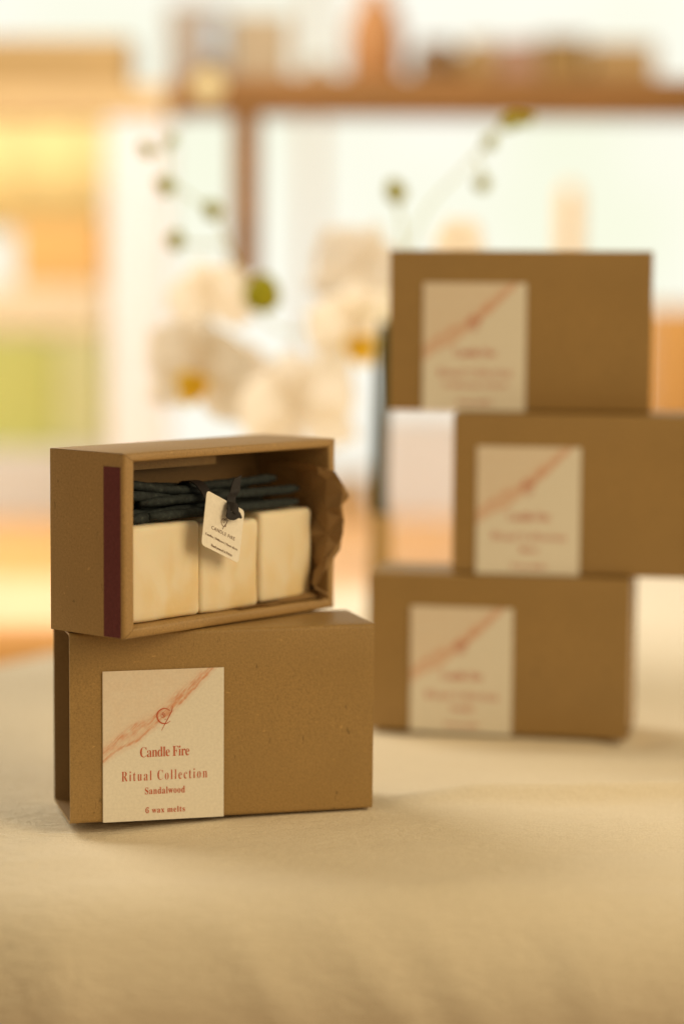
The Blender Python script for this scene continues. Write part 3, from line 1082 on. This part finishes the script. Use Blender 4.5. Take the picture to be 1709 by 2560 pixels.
RY = 2.78
rz_ = at(784, 178, RY).z
rs = tag(empty('rear_shelf', (at(900, 178, RY).x, RY, rz_ - 0.03)), 'rear shelf board hidden behind the dark rail, carrying jars, bottle and boxes', 'shelf')
bm = bmesh.new(); add_box(bm, (at(385, 178, RY).x - rs.location.x, 0, 0), (at(1950, 178, RY).x - rs.location.x, 0.20, 0.03), 0.003)
link('shelf_board', bm, M_wood, rs)
bm = bmesh.new(); add_box(bm, (at(1900, 178, RY).x - rs.location.x, 0.03, -0.05 - rs.location.z), (at(1940, 178, RY).x - rs.location.x, 0.15, -0.0005), 0.002)
link('post', bm, M_wood, rs)
zs_ = rz_ + 0.0003
M_beige = plain('beige_card', (0.33, 0.25, 0.155), 0.7, 0.08)
M_grey = plain('grey_card', (0.27, 0.22, 0.175), 0.7, 0.08)
M_blue = plain('blue_print', (0.30, 0.38, 0.46), 0.7, 0.08)
M_dk = plain('dark_brown_glass', (0.16, 0.085, 0.03), 0.35, 0.1)
M_tan = plain('tan_clay', (0.31, 0.19, 0.07), 0.6, 0.1)
M_terra = plain('terracotta', (0.36, 0.165, 0.055), 0.65, 0.1)
M_mauve = plain('mauve_card', (0.29, 0.165, 0.105), 0.7, 0.08)
g_ = on('picture_box', 382, 520, 8, 2.840, zs_, 0.05, M_grey, 'greyish box with a blue patch on the rear shelf', 'box')
bm = bmesh.new(); p0 = at(478, 45, 2.84); p1 = at(512, 120, 2.84)
add_box(bm, (p0.x - g_.location.x, -0.0012, p1.z - zs_), (p1.x - g_.location.x, -0.0002, p0.z - zs_))
link('blue_patch', bm, M_blue, g_)
on('card_box', 527, 665, 30, 2.850, zs_, 0.05, M_beige, 'plain beige box beside the greyish one on the rear shelf', 'box')
JP = [(0.8, 0), (1, 0.05), (1, 0.75), (0.7, 0.86), (0.72, 1.0)]
jar('glass_jar', 728, 138, 34, 2.840, zs_, JP, plain('olive_glass', (0.30, 0.21, 0.11), 0.3), 'small olive brown jar between beige box and terracotta bottle', 'jar')
jar('terracotta_bottle', 862, -40, 66, 2.830, zs_, [(0.85, 0), (1, 0.05), (1, 0.55), (0.75, 0.75), (0.4, 0.9), (0.42, 1)], M_terra, 'tall terracotta bottle standing on the rear shelf', 'bottle')
jar('brown_jar', 1006, 92, 60, 2.840, zs_, JP, M_dk, 'dark brown glass jar next to the terracotta bottle', 'jar')
jar('clay_jar', 1104, 88, 48, 2.850, zs_, JP, M_tan, 'tan clay jar between dark brown jar and mauve box', 'jar')
on('mauve_box', 1146, 1232, 92, 2.840, zs_, 0.045, M_mauve, 'mauve card box in the middle of the rear shelf', 'box')
on('storage_tin', 1238, 1345, 82, 2.835, zs_, 0.05, plain('brown_tin', (0.24, 0.14, 0.04), 0.6), 'olive brown tin with lid right of the mauve box', 'tin', parts=plain('brown_lid', (0.23, 0.135, 0.04), 0.6))
on('gift_box', 1352, 1505, 96, 2.840, zs_, 0.05, M_tan, 'light tan box at the right end of the rear shelf', 'box')
zl = at(200, 196, PY).z + 0.0003
on('wooden_crate', -60, 298, 84, 2.625, zl, 0.05, plain('orange_wood', (0.31, 0.195, 0.072), 0.6, 0.2, 9, 0.3, (1, 1, 8)), 'orange brown wooden crate on the pale shelf', 'crate', rz=R(-3))

# small glowing bulb hanging in front of the dark rail
pb = at(477, 195, 2.00)
lamp = tag(empty('string_light', pb), 'single small round bulb glowing in front of the dark rail', 'light')
M_bulb = bpy.data.materials.new('bulb_glow')
emis(M_bulb, (1.0, 0.68, 0.29), 0.86)
bm = bmesh.new(); bmesh.ops.create_uvsphere(bm, u_segments=20, v_segments=12, radius=0.0155)
link('bulb', bm, M_bulb, lamp, True)
bm = bmesh.new(); add_lathe(bm, [(0.0035, 0.0151), (0.0040, 0.0165), (0.0040, 0.022), (0.001, 0.0235)], 16)
link('socket', bm, M_dk, lamp, True)
bm = bmesh.new(); add_tube(bm, smooth_path([(0, 0, 0.023), (0.0, 0.13, 0.040), (0, 0.284, zt - pb.z + 0.001)], 8), 0.0011, 8)
link('wire', bm, M_dk, lamp, True)

# stack on the counter at the left
zc = -0.0497
on('white_crate', -120, 236, 1030, 3.20, zc, 0.2, M_white, 'white storage crate at the foot of the left stack on the counter', 'crate')
z1 = at(100, 1030, 3.20).z + 0.0003
on('green_box', -120, 128, 768, 3.22, z1, 0.12, M_green, 'olive green paper box on the white crate', 'box')
on('pale_green_box', 132, 236, 764, 3.22, z1, 0.12, M_palegreen, 'pale green paper box beside the olive one on the white crate', 'box')
z2 = at(60, 764, 3.22).z + 0.0003
on('pale_tray', -120, 240, 655, 3.215, z2, 0.13, plain('light_card', (0.66, 0.58, 0.42), 0.7, 0.06), 'pale beige box lying across the two green boxes', 'box')
z3 = at(60, 655, 3.215).z + 0.0003
on('orange_basket', 36, 236, 505, 3.22, z3, 0.1, M_orange, 'orange translucent basket on the pale box under the yellow cloth', 'basket')
# yellow cloth hanging from the pale shelf
bm = bmesh.new()
pts = []
for i in range(41):
    px = -100 + 345 * i / 40
    a, b = at(px, 225, 3.34), at(px, 530, 3.34)
    dy = 0.004 * math.sin(i * 0.37)
    pts.append((bm.verts.new((a.x, 3.34 + dy, a.z)), bm.verts.new((b.x, 3.34 + dy * 1.3, b.z))))
for i in range(40): bm.faces.new((pts[i][0], pts[i][1], pts[i + 1][1], pts[i + 1][0]))
o = link('hanging_cloth', bm, M_yellow, smooth=True)
tag(o, 'yellow translucent cloth hanging below the pale shelf', 'cloth')
sol = o.modifiers.new('thickness', 'SOLIDIFY'); sol.thickness = 0.0015

on('white_box', 870, 1075, 958, 3.25, zc, 0.15, M_white, 'white box on the counter seen between vase stem and rear stack', 'box')
on('small_basket', 755, 846, 1088, 3.30, zc, 0.08, M_lightwood, 'small tan basket on the counter left of the orchid stem', 'basket')
on('orange_crate', 1500, 1760, 705, 2.95, zc, 0.15, plain('honey_wood', (0.60, 0.33, 0.10), 0.55, 0.15, 8), 'honey brown wooden crate on the counter right of the rear stack', 'crate')

cp = at(1307, 424, 2.66)
bm = bmesh.new()
add_lathe(bm, [(0.030, 0), (0.034, 0.004), (0.034, 0.016), (0.012, 0.022), (0.0105, 0.03), (0.0105, cp.z - zc - 0.012), (0.006, cp.z - zc - 0.002), (0.002, cp.z - zc)], 28)
o = link('candle', bm, M_orange, smooth=True)
o.location = (cp.x, 2.66, zc + 0.0003)
tag(o, 'tall slim orange candle on a round foot, rising behind the topmost kraft box', 'candle')

# window frame against the bright outside
WY = 4.6
win = tag(empty('window', (0, WY, -0.78)), 'large bright window with thin warm wooden bars behind the shelves', 'window')
M_bar = plain('window_wood', (0.88, 0.70, 0.50), 0.6, 0.1)
for px0, px1 in ((-430, -400), (702, 728), (1840, 1870)):
    a, b = at(px0, 600, WY).x, at(px1, 600, WY).x
    bm = bmesh.new(); add_box(bm, (a, 0, 0.02), (b, 0.03, 2.2), 0.002)
    link('mullion', bm, M_bar, win)
for z0, z1 in ((0.0, 0.02), (2.2, 2.26)):
    bm = bmesh.new(); add_box(bm, (-1.8, -0.01, z0), (1.8, 0.04, z1), 0.002)
    link('rail', bm, M_bar, win)
